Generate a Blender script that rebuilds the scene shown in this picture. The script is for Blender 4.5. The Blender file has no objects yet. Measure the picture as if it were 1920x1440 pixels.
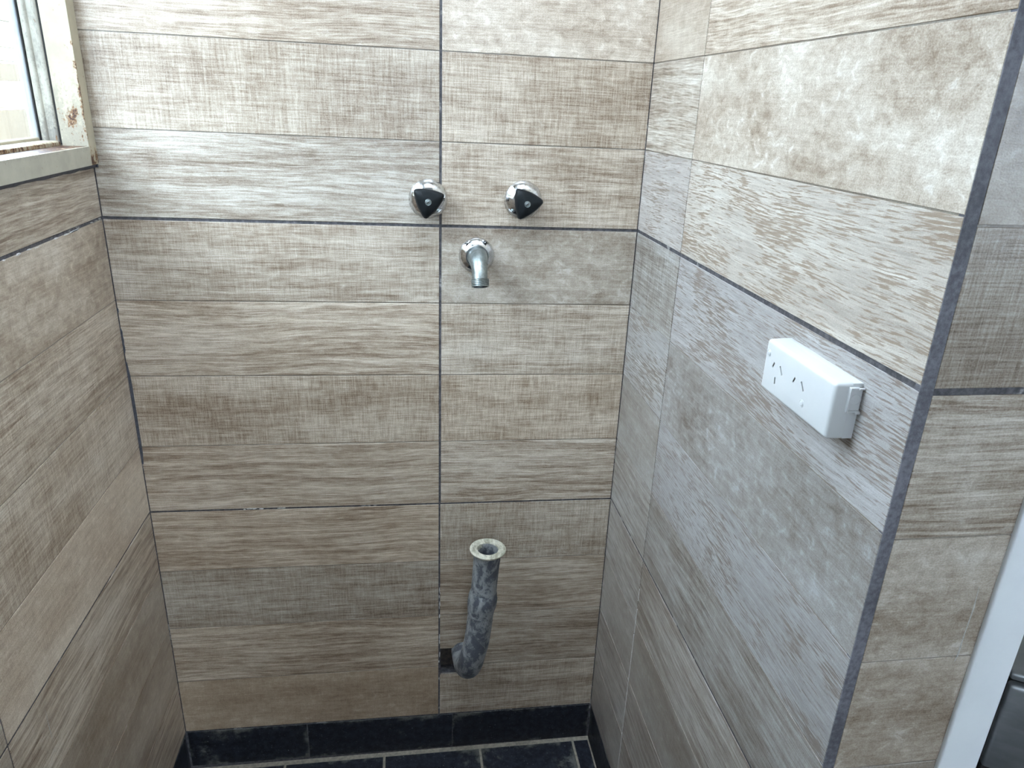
import bpy, bmesh, math, random
from mathutils import Vector, Matrix

S = bpy.context.scene
COL = S.collection
Z0 = 1.316            # height of the upper tile joint above the floor; local z below is measured from that joint
W = 0.9836            # width of the alcove
D = 0.8542            # depth of the alcove
XM = 0.5978           # vertical joint of the back wall
CEIL = 1.20           # ceiling, measured from the joint

# ------------------------------------------------------------------ camera
cam = bpy.data.cameras.new('camera')
co = bpy.data.objects.new('camera', cam); COL.objects.link(co)
cam.sensor_width = 36.0; cam.sensor_fit = 'HORIZONTAL'
cam.lens = 1374.557 * 36 / 1920
cam.clip_start = 0.02
pitch, yaw, roll = -0.3712, 0.1508, 0.0407
cp, sp, cy, sy, cr, sr = (math.cos(pitch), math.sin(pitch), math.cos(yaw), math.sin(yaw), math.cos(roll), math.sin(roll))
fw = Vector((sy*cp, cy*cp, sp)); ri = Vector((cy, -sy, 0)); up = ri.cross(fw)
r2 = cr*ri + sr*up; u2 = -sr*ri + cr*up
M = Matrix((r2, u2, -fw)).transposed().to_4x4()
M.translation = Vector((0.5335, -1.4039, 0.2274 + Z0))
co.matrix_world = M
S.camera = co

# ------------------------------------------------------------------ world, light, exposure
world = bpy.data.worlds.new('sky'); S.world = world
world.use_nodes = True
bg = world.node_tree.nodes['Background']
bg.inputs['Color'].default_value = (0.68, 0.83, 1.0, 1)
bg.inputs['Strength'].default_value = 4.0
S.view_settings.view_transform = 'Standard'
S.view_settings.look = 'None'
S.view_settings.gamma = 1.0
S.view_settings.use_curve_mapping = False
S.view_settings.exposure = 2.36

# ------------------------------------------------------------------ materials
def new_mat(name):
    m = bpy.data.materials.new(name); m.use_nodes = True
    nt = m.node_tree
    return m, nt, nt.nodes['Principled BSDF']

class G:
    """small helper for node graphs"""
    def __init__(s, nt): s.nt = nt
    def n(s, t, **kw):
        o = s.nt.nodes.new(t)
        for k, v in kw.items(): setattr(o, k, v)
        return o
    def link(s, a, b): s.nt.links.new(a, b)
    def val(s, sock, v):
        if hasattr(v, 'is_output') or isinstance(v, bpy.types.NodeSocket): s.link(v, sock)
        else: sock.default_value = v
    def math(s, op, a, b=0.0, c=0.0, clamp=False):
        o = s.n('ShaderNodeMath', operation=op, use_clamp=clamp)
        s.val(o.inputs[0], a); s.val(o.inputs[1], b); s.val(o.inputs[2], c)
        return o.outputs[0]
    def vmath(s, op, a, b):
        o = s.n('ShaderNodeVectorMath', operation=op)
        s.val(o.inputs[0], a); s.val(o.inputs[1], b)
        return o.outputs[0]
    def noise(s, vec, scale, detail=2.0, rough=0.5, sx=1.0, sy=1.0, sz=1.0, dist=0.0):
        v = s.vmath('MULTIPLY', vec, (sx, sy, sz))
        o = s.n('ShaderNodeTexNoise')
        s.link(v, o.inputs['Vector'])
        o.inputs['Scale'].default_value = scale; o.inputs['Detail'].default_value = detail
        o.inputs['Roughness'].default_value = rough; o.inputs['Distortion'].default_value = dist
        return o.outputs['Fac']
    def attr(s, name, kind='OBJECT'):
        o = s.n('ShaderNodeAttribute', attribute_type=kind, attribute_name=name)
        return o.outputs['Fac']
    def uv(s):
        return s.n('ShaderNodeTexCoord').outputs['UV']
    def obj(s):
        return s.n('ShaderNodeTexCoord').outputs['Object']
    def ramp(s, f, stops, interp='LINEAR'):
        o = s.n('ShaderNodeValToRGB'); o.color_ramp.interpolation = interp
        els = o.color_ramp.elements
        while len(els) < len(stops): els.new(0.5)
        for e, (p, c) in zip(els, stops):
            e.position = p; e.color = (*c, 1) if len(c) == 3 else c
        s.link(f, o.inputs['Fac']); return o.outputs['Color']
    def step(s, f, lo, hi):
        o = s.n('ShaderNodeMapRange'); o.interpolation_type = 'SMOOTHSTEP'
        s.val(o.inputs['Value'], f)
        o.inputs['From Min'].default_value = lo; o.inputs['From Max'].default_value = hi
        return o.outputs['Result']
    def mix(s, f, a, b, blend='MIX'):
        o = s.n('ShaderNodeMix', data_type='RGBA', blend_type=blend)
        s.val(o.inputs['Factor'], f)
        for sock, v in ((o.inputs['A'], a), (o.inputs['B'], b)): pass
        ins = [i for i in o.inputs if i.type == 'RGBA']
        s.val(ins[0], a if not isinstance(a, tuple) else (*a, 1)[:4]); s.val(ins[1], b if not isinstance(b, tuple) else (*b, 1)[:4])
        return [x for x in o.outputs if x.type == 'RGBA'][0]
    def bump(s, h, strength, dist, bsdf):
        o = s.n('ShaderNodeBump'); o.inputs['Strength'].default_value = strength; o.inputs['Distance'].default_value = dist
        s.link(h, o.inputs['Height']); s.link(o.outputs['Normal'], bsdf.inputs['Normal'])

def tile_material():
    m, nt, b = new_mat('wood_print_porcelain'); g = G(nt)
    uv = g.uv(); seed = g.attr('seed')
    off = g.n('ShaderNodeCombineXYZ'); g.val(off.inputs[0], g.math('MULTIPLY', seed, 3.713)); g.val(off.inputs[1], g.math('MULTIPLY', seed, 1.377)); g.val(off.inputs[2], g.math('MULTIPLY', seed, 0.531))
    P = g.vmath('ADD', uv, off.outputs[0])
    dash = g.attr('dash'); weave = g.attr('weave'); cloud = g.attr('cloud'); grain = g.attr('grain')
    warp = g.noise(P, 1.0, 2, 0.5, 2.6, 7.0)
    dv = g.n('ShaderNodeCombineXYZ'); g.val(dv.inputs[1], g.math('MULTIPLY', g.math('SUBTRACT', warp, 0.5), g.math('MULTIPLY', grain, 0.040)))
    Q = g.vmath('ADD', P, dv.outputs[0])
    ga = g.noise(Q, 1.0, 5, 0.62, 3.5, 95.0)
    gb = g.noise(Q, 1.0, 3, 0.6, 22.0, 400.0)
    wu = g.noise(P, 1.0, 2, 0.6, 480.0, 26.0)
    wv = g.noise(P, 1.0, 2, 0.6, 20.0, 420.0)
    band = g.noise(P, 1.0, 3, 0.6, 24.0, 4.0)
    cl = g.noise(P, 1.0, 6, 0.62, 8.0, 16.0)
    cl2 = g.noise(P, 1.0, 4, 0.6, 3.0, 11.0)
    mot = g.noise(P, 1.0, 5, 0.68, 46.0, 62.0, 1.0, 0.6)
    fine = g.noise(P, 1.0, 2, 0.6, 520.0, 640.0)
    def amp(x, k): return g.math('MULTIPLY', g.math('SUBTRACT', x, 0.5), k)
    def add(*a):
        r = a[0]
        for x in a[1:]: r = g.math('ADD', r, x)
        return r
    v = add(0.5,
            g.math('MULTIPLY', amp(ga, 1.0), grain), g.math('MULTIPLY', amp(gb, 0.85), g.math('ADD', grain, 0.15)),
            g.math('MULTIPLY', add(amp(wu, 0.52), amp(wv, 0.55), amp(band, 0.22)), weave),
            g.math('MULTIPLY', g.math('ADD', amp(cl, 0.55), amp(mot, 0.62)), cloud), amp(cl2, 0.55), amp(fine, 0.42))
    v = g.math('ADD', g.math('MULTIPLY', g.math('SUBTRACT', v, 0.5), 1.18), 0.495)
    col = g.ramp(v, [(0.18, (0.160, 0.110, 0.071)), (0.40, (0.315, 0.252, 0.192)), (0.58, (0.445, 0.382, 0.308)), (0.85, (0.645, 0.59, 0.508))])
    fleck = g.step(g.math('ADD', mot, g.math('MULTIPLY', amp(cl, 1.0), 0.35)), 0.58, 0.70)
    col = g.mix(g.math('MULTIPLY', g.math('MULTIPLY', fleck, cloud), 0.45), col, (0.63, 0.595, 0.545))
    dm = g.noise(Q, 1.0, 4, 0.65, 30.0, 440.0)
    dm = g.step(g.math('ADD', dm, g.math('MULTIPLY', amp(cl, 1.0), 0.60)), 0.50, 0.59)
    col = g.mix(g.math('MULTIPLY', dash, 0.45), col, (0.58, 0.535, 0.475))
    col = g.mix(g.math('MULTIPLY', g.math('MULTIPLY', dm, dash), 0.80), col, (0.235, 0.165, 0.110))
    oi = g.n('ShaderNodeObjectInfo')
    col = g.mix(1.0, col, oi.outputs['Color'], 'MULTIPLY')
    g.link(col, b.inputs['Base Color'])
    g.val(b.inputs['Roughness'], g.math('ADD', 0.36, g.math('MULTIPLY', amp(fine, 0.35), 1.0)))
    b.inputs['Specular IOR Level'].default_value = 0.5
    g.bump(g.math('ADD', v, g.math('MULTIPLY', dm, g.math('MULTIPLY', dash, -0.25))), 0.22, 0.0012, b)
    return m

def simple(name, color, rough=0.5, metal=0.0, noise_amp=0.0, scale=60, col2=None, bump=0.0, spec=0.5):
    m, nt, b = new_mat(name); g = G(nt)
    b.inputs['Base Color'].default_value = (*color, 1); b.inputs['Roughness'].default_value = rough; b.inputs['Metallic'].default_value = metal
    b.inputs['Specular IOR Level'].default_value = spec
    if col2 is not None:
        n = g.noise(g.obj(), scale, 5, 0.62)
        c = g.mix(g.step(n, 0.5 - noise_amp, 0.5 + noise_amp), color, col2)
        g.link(c, b.inputs['Base Color'])
        if bump: g.bump(n, bump, 0.001, b)
    return m

def grout_material():
    m, nt, b = new_mat('dark_grout'); g = G(nt)
    p = g.obj()
    n = g.noise(p, 130, 5, 0.65); n2 = g.noise(p, 16, 3, 0.6)
    c = g.mix(g.step(n, 0.35, 0.7), (0.050, 0.046, 0.050), (0.115, 0.108, 0.112))
    c = g.mix(g.math('MULTIPLY', g.step(g.math('ADD', n2, g.math('MULTIPLY', n, 0.25)), 0.74, 0.80), 0.6), c, (0.42, 0.40, 0.38))
    g.link(c, b.inputs['Base Color']); b.inputs['Roughness'].default_value = 0.85
    g.bump(n, 0.5, 0.001, b)
    return m

def corner_grout_material():
    m, nt, b = new_mat('slate_blue_grout'); g = G(nt)
    p = g.obj()
    n = g.noise(p, 190, 5, 0.65); n2 = g.noise(p, 14, 3, 0.6, 1, 1, 0.5)
    c = g.mix(g.step(g.math('ADD', g.math('MULTIPLY', n, 0.5), g.math('MULTIPLY', n2, 0.5)), 0.36, 0.64), (0.068, 0.065, 0.074), (0.168, 0.162, 0.178))
    g.link(c, b.inputs['Base Color']); b.inputs['Roughness'].default_value = 0.7
    g.bump(n, 0.5, 0.0012, b)
    return m

def slate_material(wall=False):
    m, nt, b = new_mat('black_slate_tile' + ('_skirting' if wall else '')); g = G(nt)
    p = g.uv(); seed = g.attr('seed')
    off = g.n('ShaderNodeCombineXYZ'); g.val(off.inputs[0], g.math('MULTIPLY', seed, 2.31)); g.val(off.inputs[1], seed)
    P = g.vmath('ADD', p, off.outputs[0])
    n1 = g.noise(P, 60, 6, 0.7); n2 = g.noise(P, 9, 4, 0.6); n3 = g.noise(P, 240, 3, 0.6)
    c = g.mix(g.step(n1, 0.35, 0.7), (0.006, 0.007, 0.011), (0.024, 0.027, 0.036))
    # lime dust, thickest along the worn border of each tile
    e = g.attr('edge', 'GEOMETRY')
    dust = g.math('ADD', g.math('MULTIPLY', g.math('SUBTRACT', n2, 0.5), 2.6), g.math('ADD', g.math('MULTIPLY', g.math('SUBTRACT', n1, 0.5), 1.1), g.math('MULTIPLY', e, 0.36)))
    c = g.mix(g.math('MULTIPLY', g.step(dust, 0.22, 0.75), 0.65), c, (0.17, 0.165, 0.14))
    c = g.mix(g.math('MULTIPLY', g.step(n3, 0.67, 0.73), 0.55), c, (0.40, 0.40, 0.38))
    g.link(c, b.inputs['Base Color'])
    g.val(b.inputs['Roughness'], g.math('ADD', 0.42, g.math('MULTIPLY', g.step(dust, 0.1, 0.6), 0.4)))
    b.inputs['Specular IOR Level'].default_value = 0.3
    g.bump(n1, 0.5, 0.002, b)
    return m

def paint_rust(name, base, rust_bias, dirt=0.5):
    """aged cream paint; vertex attributes 'rust' and 'grime' say where the steel shows"""
    m, nt, b = new_mat(name); g = G(nt)
    p = g.obj()
    n1 = g.noise(p, 85, 6, 0.72, 1, 1, 0.45); n2 = g.noise(p, 260, 4, 0.65); n3 = g.noise(p, 26, 3, 0.6)
    r = g.attr('rust', 'GEOMETRY'); gr = g.attr('grime', 'GEOMETRY')
    c = g.mix(g.step(n3, 0.3, 0.75), base, tuple(x*0.80 for x in base))
    gm = g.math('MULTIPLY', g.step(g.math('ADD', n1, g.math('MULTIPLY', g.math('ADD', n2, g.math('SUBTRACT', gr, 1.0)), 0.5)), 0.50, 0.66), gr)
    c = g.mix(g.math('MULTIPLY', gm, dirt), c, (0.13, 0.115, 0.10))
    c = g.mix(g.math('MULTIPLY', g.step(g.math('ADD', n2, g.math('MULTIPLY', gr, 0.06)), 0.685, 0.73), gr), c, (0.045, 0.038, 0.032))
    rf = g.math('ADD', r, g.math('ADD', g.math('MULTIPLY', g.math('SUBTRACT', n1, 0.5), 3.2), g.math('MULTIPLY', g.math('SUBTRACT', n2, 0.5), 1.2)))
    c = g.mix(g.step(rf, 0.55 - rust_bias, 0.85 - rust_bias), c, (0.20, 0.095, 0.030))
    c = g.mix(g.step(rf, 0.80 - rust_bias, 1.0 - rust_bias), c, (0.040, 0.014, 0.007))
    g.link(c, b.inputs['Base Color']); b.inputs['Roughness'].default_value = 0.5
    g.bump(g.math('ADD', g.math('MULTIPLY', n1, 0.4), g.math('MULTIPLY', g.step(rf, 0.5, 0.9), -1.0)), 0.35, 0.0012, b)
    return m

def chrome_material():
    m, nt, b = new_mat('worn_chrome'); g = G(nt)
    n = g.noise(g.obj(), 130, 5, 0.7); n2 = g.noise(g.obj(), 22, 3, 0.6)
    c = g.mix(g.step(g.math('ADD', g.math('MULTIPLY', n, 0.6), g.math('MULTIPLY', n2, 0.4)), 0.48, 0.66), (0.72, 0.73, 0.74), (0.34, 0.34, 0.35))
    g.link(c, b.inputs['Base Color']); b.inputs['Metallic'].default_value = 1.0
    g.val(b.inputs['Roughness'], g.math('ADD', 0.06, g.math('MULTIPLY', g.step(n, 0.40, 0.75), 0.28)))
    return m

def dull_metal():
    m, nt, b = new_mat('dull_spout_metal'); g = G(nt)
    n = g.noise(g.obj(), 90, 5, 0.7)
    c = g.mix(g.step(n, 0.35, 0.7), (0.33, 0.36, 0.35), (0.20, 0.22, 0.21))
    g.link(c, b.inputs['Base Color']); b.inputs['Metallic'].default_value = 0.85; b.inputs['Roughness'].default_value = 0.38
    return m

def pipe_material():
    m, nt, b = new_mat('stained_grey_pipe'); g = G(nt)
    p = g.obj()
    n1 = g.noise(p, 34, 6, 0.72, 1, 1, 0.6, 0.4); n2 = g.noise(p, 150, 4, 0.7); n3 = g.noise(p, 420, 2, 0.5)
    c = g.mix(g.step(n2, 0.3, 0.75), (0.20, 0.20, 0.195), (0.33, 0.335, 0.33))
    s = g.math('ADD', g.math('MULTIPLY', n1, 0.75), g.math('MULTIPLY', n2, 0.25))
    c = g.mix(g.math('MULTIPLY', g.step(s, 0.45, 0.55), 0.85), c, (0.036, 0.040, 0.056))
    c = g.mix(g.math('MULTIPLY', g.step(n3, 0.72, 0.78), 0.5), c, (0.45, 0.46, 0.47))
    g.link(c, b.inputs['Base Color']); b.inputs['Roughness'].default_value = 0.62
    g.bump(n2, 0.3, 0.001, b)
    return m

def rim_material():
    m, nt, b = new_mat('grimy_pale_metal'); g = G(nt)
    p = g.obj()
    n1 = g.noise(p, 90, 5, 0.7, 1.0, 0.4, 1.0); n2 = g.noise(p, 300, 3, 0.6)
    c = g.mix(g.step(n1, 0.38, 0.68), (0.66, 0.62, 0.50), (0.30, 0.275, 0.20))
    c = g.mix(g.step(n2, 0.64, 0.72), c, (0.11, 0.10, 0.085))
    g.link(c, b.inputs['Base Color']); b.inputs['Roughness'].default_value = 0.4; b.inputs['Metallic'].default_value = 0.25
    return m

def steel_material():
    m, nt, b = new_mat('brushed_steel'); g = G(nt)
    n = g.noise(g.obj(), 12, 4, 0.6, 1, 1, 3)
    c = g.mix(g.step(n, 0.3, 0.7), (0.38, 0.39, 0.39), (0.52, 0.53, 0.54))
    g.link(c, b.inputs['Base Color']); b.inputs['Metallic'].default_value = 0.9; b.inputs['Roughness'].default_value = 0.45
    return m

def glass_material():
    m, nt, b = new_mat('window_glass'); g = G(nt)
    nt.nodes.remove(b)
    t = g.n('ShaderNodeBsdfTransparent'); t.inputs['Color'].default_value = (0.95, 0.97, 0.97, 1)
    gl = g.n('ShaderNodeBsdfGlossy'); gl.inputs['Roughness'].default_value = 0.01
    lw = g.n('ShaderNodeLayerWeight'); lw.inputs['Blend'].default_value = 0.5
    f = g.math('ADD', 0.03, g.math('MULTIPLY', 0.9, g.math('POWER', lw.outputs['Facing'], 5.0)))
    mx = g.n('ShaderNodeMixShader'); g.link(f, mx.inputs[0]); g.link(t.outputs[0], mx.inputs[1]); g.link(gl.outputs[0], mx.inputs[2])
    g.link(mx.outputs[0], nt.nodes['Material Output'].inputs['Surface'])
    return m

MT = tile_material()
MGROUT = grout_material()
MCORNER = corner_grout_material()
MSLATE = slate_material()
MFLOORGROUT = simple('dusty_floor_grout', (0.33, 0.28, 0.215), 0.9, 0, 0.22, 120, (0.19, 0.165, 0.13), 0.4)
MWHITEGROUT = simple('white_grout', (0.72, 0.71, 0.69), 0.9, 0, 0.25, 300, (0.5, 0.48, 0.46), 0.5)
MSCUFF = simple('pale_scuff', (0.50, 0.48, 0.45), 0.7, 0, 0.12, 300, (0.36, 0.34, 0.31))
MGROUTGREY = simple('grey_grout_crumb', (0.30, 0.29, 0.27), 0.9)
MFRAME = paint_rust('aged_cream_paint', (0.42, 0.36, 0.255), 0.10)
MFACE = paint_rust('cream_face_paint', (0.40, 0.365, 0.285), 0.10, 0.2)
MSASH = paint_rust('aged_sash_paint', (0.36, 0.33, 0.265), 0.0, 0.8)
MBEAD = simple('pale_glazing_strip', (0.42, 0.435, 0.44), 0.4, 0, 0.2, 30, (0.34, 0.36, 0.38))
MSEAL = simple('dark_sealant', (0.035, 0.036, 0.045), 0.6, 0, 0.2, 90, (0.075, 0.075, 0.09), 0.3)
MGAP = simple('dark_gap', (0.012, 0.010, 0.009), 0.9)
MWHITE = simple('white_trim_paint', (0.80, 0.81, 0.80), 0.42, 0, 0.25, 14, (0.75, 0.76, 0.76), 0.05)
MPLASTIC = simple('white_plastic', (0.60, 0.60, 0.585), 0.32, 0, 0.25, 12, (0.56, 0.56, 0.55))
MSLOT = simple('slot_contact_brass', (0.06, 0.05, 0.032), 0.6, 0.2)
MHANDLE = simple('black_handle_plastic', (0.0045, 0.006, 0.007), 0.52, 0, 0.2, 60, (0.009, 0.011, 0.012), 0.05, 0.22)
MCHROME = chrome_material()
MDULL = dull_metal()
MPIPE = pipe_material()
MRIM = rim_material()
MSTEEL = steel_material()
MGLASS = glass_material()
MBOARD = simple('painted_fence_board', (0.115, 0.092, 0.053), 0.7, 0, 0.2, 6, (0.100, 0.079, 0.043), 0.1)
MBOARD2 = simple('tan_fence_board', (0.088, 0.058, 0.025), 0.7, 0, 0.2, 6, (0.076, 0.049, 0.020), 0.1)
MROOM = simple('room_paint', (0.42, 0.40, 0.36), 0.7, 0, 0.2, 3, (0.39, 0.37, 0.33))
MCEIL = simple('ceiling_paint', (0.75, 0.74, 0.71), 0.8, 0, 0.2, 3, (0.72, 0.71, 0.68))
MGROUND = simple('concrete_ground', (0.26, 0.25, 0.23), 0.9, 0, 0.2, 8, (0.20, 0.19, 0.18), 0.2)
MCAVITY = simple('earthy_cavity', (0.085, 0.068, 0.055), 0.9, 0, 0.2, 120, (0.04, 0.03, 0.026), 0.4)
MDARK = simple('dark_recess', (0.02, 0.018, 0.016), 0.7)

# ------------------------------------------------------------------ mesh helpers (z is given relative to the upper joint)
WL = {}
def tag(o, label=None, cat=None, group=None, kind=None):
    if label: o['label'] = label
    if cat: o['category'] = cat
    if group: o['group'] = group
    if kind: o['kind'] = kind
    return o

def place(o, parent, c):
    if parent is not None:
        o.parent = parent
        o.location = c - WL[parent.name]
    else:
        o.location = c
    WL[o.name] = c.copy()

def mk(name, bm, mats, parent=None, origin=None, smooth=False, angle=None):
    """link a bmesh (vertices in world x, y and joint-relative z) as one object"""
    vs = [v.co for v in bm.verts]
    lo = Vector((min(v.x for v in vs), min(v.y for v in vs), min(v.z for v in vs)))
    hi = Vector((max(v.x for v in vs), max(v.y for v in vs), max(v.z for v in vs)))
    c = Vector(origin) if origin is not None else (lo + hi) / 2
    for v in bm.verts: v.co -= c
    bmesh.ops.recalc_face_normals(bm, faces=bm.faces)
    me = bpy.data.meshes.new(name); bm.to_mesh(me); bm.free()
    for m in (mats if isinstance(mats, (list, tuple)) else [mats]): me.materials.append(m)
    o = bpy.data.objects.new(name, me); COL.objects.link(o)
    if smooth:
        for p in me.polygons: p.use_smooth = True
        if angle is not None: me.set_sharp_from_angle(angle=math.radians(angle))
    place(o, parent, c + Vector((0, 0, Z0)))
    return o

def empty(name, loc):
    o = bpy.data.objects.new(name, None); COL.objects.link(o)
    o.empty_display_size = 0.05
    place(o, None, Vector(loc) + Vector((0, 0, Z0)))
    return o

def box(bm, lo, hi, bevel=0.0, seg=2, mi=0):
    r = bmesh.ops.create_cube(bm, size=1.0)
    vs = r['verts']
    lo = Vector(lo); hi = Vector(hi); c = (lo + hi)/2; s = hi - lo
    for v in vs: v.co = Vector((v.co.x*s.x, v.co.y*s.y, v.co.z*s.z)) + c
    fs = {f for v in vs for f in v.link_faces}
    for f in fs: f.material_index = mi
    if bevel > 0:
        es = list({e for v in vs for e in v.link_edges})
        rr = bmesh.ops.bevel(bm, geom=es, offset=bevel, segments=seg, affect='EDGES', profile=0.5)
        for f in rr['faces']: f.material_index = mi
    return bm

def boxobj(name, lo, hi, mat, parent=None, bevel=0.0, seg=2):
    bm = bmesh.new(); box(bm, lo, hi, bevel, seg)
    return mk(name, bm, mat, parent, smooth=bevel > 0, angle=40)

def lathe(bm, prof, origin, axis, up, n=40, mi=0, close_start=False, close_end=False):
    """prof: list of (radius, distance along axis)"""
    a = Vector(axis).normalized(); u = Vector(up); u = (u - a*u.dot(a)).normalized(); w = a.cross(u)
    o = Vector(origin); rings = []
    for r, h in prof:
        rings.append([bm.verts.new(o + a*h + (u*math.cos(t) + w*math.sin(t))*r) for t in (2*math.pi*k/n for k in range(n))])
    for A, B in zip(rings, rings[1:]):
        for k in range(n):
            f = bm.faces.new((A[k], A[(k+1) % n], B[(k+1) % n], B[k])); f.material_index = mi
    if close_start: bm.faces.new(list(reversed(rings[0]))).material_index = mi
    if close_end: bm.faces.new(rings[-1]).material_index = mi
    return rings

def spline(pts, n=8):
    """Catmull-Rom through points (tuples of any length)"""
    P = [Vector(p[:3]) for p in pts]; R = [p[3] for p in pts]
    out = []
    for i in range(len(P)-1):
        p0 = P[max(i-1, 0)]; p1 = P[i]; p2 = P[i+1]; p3 = P[min(i+2, len(P)-1)]
        for k in range(n):
            t = k/n
            q = 0.5*((2*p1) + (p2-p0)*t + (2*p0-5*p1+4*p2-p3)*t*t + (3*p1-p0-3*p2+p3)*t**3)
            out.append((q, R[i]*(1-t)+R[i+1]*t))
    out.append((P[-1], R[-1])); return out

def tube(bm, path, n=28, mi=0, caps=(True, True), ref=(1, 0, 0)):
    rings = []
    u = Vector(ref)
    for i, (p, r) in enumerate(path):
        a = path[max(i-1, 0)][0]; b = path[min(i+1, len(path)-1)][0]
        t = (b - a).normalized()
        u = (u - t*u.dot(t)).normalized(); w = t.cross(u)
        rings.append([bm.verts.new(p + (u*math.cos(q) + w*math.sin(q))*r) for q in (2*math.pi*k/n for k in range(n))])
    for A, B in zip(rings, rings[1:]):
        for k in range(n):
            f = bm.faces.new((A[k], A[(k+1) % n], B[(k+1) % n], B[k])); f.material_index = mi
    if caps[0]: bm.faces.new(list(reversed(rings[0])))
    if caps[1]: bm.faces.new(rings[-1])
    return rings

# ------------------------------------------------------------------ tiled walls
# each wall has a frame: P(u, v, d) -> world, u along the wall, v height, d depth behind the tile face
def back_P(u, v, d): return Vector((u, d, v + 0.003 - 0.0087*u))
def left_P(u, v, d): return Vector((-d, -u, v + 0.003))
def right_P(u, v, d): return Vector((W + d, -u, v - 0.0055 + 0.0072*u))
def face_P(u, v, d): return Vector((W + u, -D + d, v - 0.003))

def offset_poly(pts, d):
    n = len(pts); out = []
    for i in range(n):
        p0, p1, p2 = Vector(pts[i-1]), Vector(pts[i]), Vector(pts[(i+1) % n])
        e1 = (p1-p0).normalized(); e2 = (p2-p1).normalized()
        n1 = Vector((-e1.y, e1.x)); n2 = Vector((-e2.y, e2.x))
        k = 1.0 + n1.dot(n2)
        out.append(p1 + (n1+n2)*(d/k))
    return out

def slab(name, P, pts, d_front, d_back, mat, parent, chamfer=0.0, uvoff=(0, 0)):
    """prism over the counter-clockwise (u, v) outline pts, with a chamfered front edge"""
    bm = bmesh.new(); uvl = bm.loops.layers.uv.new('UVMap')
    el = bm.verts.layers.float.new('edge')
    levels = [(pts, d_back)]
    if chamfer > 0: levels += [(pts, d_front + chamfer*0.8), (offset_poly(pts, chamfer), d_front)]
    else: levels += [(pts, d_front)]
    rings = []; uvmap = {}
    for pp, d in levels:
        ring = []
        for p in pp:
            v = bm.verts.new(P(p[0], p[1], d)); uvmap[v] = (p[0], p[1]); v[el] = 1.0; ring.append(v)
        rings.append(ring)
    n = len(pts)
    for A, B in zip(rings, rings[1:]):
        for k in range(n): bm.faces.new((A[k], A[(k+1) % n], B[(k+1) % n], B[k]))
    bm.faces.new(rings[-1]); bm.faces.new(list(reversed(rings[0])))
    bm.verts.index_update()
    for f in bm.faces:
        for l in f.loops: l[uvl].uv = (uvmap[l.vert][0] + uvoff[0], uvmap[l.vert][1] + uvoff[1])
    return mk(name, bm, mat, parent)

STYLES = {  # dash, weave, cloud, grain
    'dash':  (1.0, 0.05, 0.5, 0.75),
    'grain': (0.12, 0.15, 0.4, 1.0),
    'wavy':  (0.05, 0.25, 0.5, 0.8),
    'weave': (0.0, 1.0, 0.35, 0.22),
    'wvgr':  (0.05, 0.8, 0.4, 0.6),
    'cloud': (0.0, 0.15, 1.0, 0.08),
    'plain': (0.0, 0.30, 0.5, 0.15),
    'speck': (0.12, 0.3, 1.0, 0.25),
}
rng = random.Random(7)
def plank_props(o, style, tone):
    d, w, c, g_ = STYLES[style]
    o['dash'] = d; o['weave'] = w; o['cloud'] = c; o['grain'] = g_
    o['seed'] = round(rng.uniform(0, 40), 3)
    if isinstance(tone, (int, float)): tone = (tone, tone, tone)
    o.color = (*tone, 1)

GAP = 0.0010
def tile(wall, P, u0, u1, v0, v1, planks, cuts=(), notch=None, body_mat=None):
    """one porcelain tile: a slab carrying printed planks. planks: top to bottom (style, tone); cuts: plank boundaries from top"""
    def outline(a, b, c, d):
        if notch is None: return [(a, c), (b, c), (b, d), (a, d)]
        n0, n1, m0, m1 = notch              # hole at the left edge: u n0..n1, v m0..m1
        if m0 <= c < m1 < d: return [(n1, c), (b, c), (b, d), (a, d), (a, m1), (n1, m1)]
        if c < m0 < d <= m1: return [(a, c), (b, c), (b, d), (n1, d), (n1, m0), (a, m0)]
        if c < m0 and m1 < d: return [(a, c), (b, c), (b, d), (a, d), (a, m1), (n1, m1), (n1, m0), (a, m0)]
        return [(a, c), (b, c), (b, d), (a, d)]
    t = slab('tile', P, outline(u0, u1, v0, v1), 0.0010, 0.0060, MT, wall)
    plank_props(t, 'plain', 0.56)
    bounds = [v1] + list(cuts) + [v0]
    for i, (style, tone) in enumerate(planks):
        hi = bounds[i] - (GAP if i else 0); lo = bounds[i+1] + (GAP if i < len(planks)-1 else 0)
        p = slab('plank', P, outline(u0, u1, lo, hi), 0.0, 0.0014, MT, t, chamfer=0.0004)
        plank_props(p, style, tone)
    return t

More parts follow.
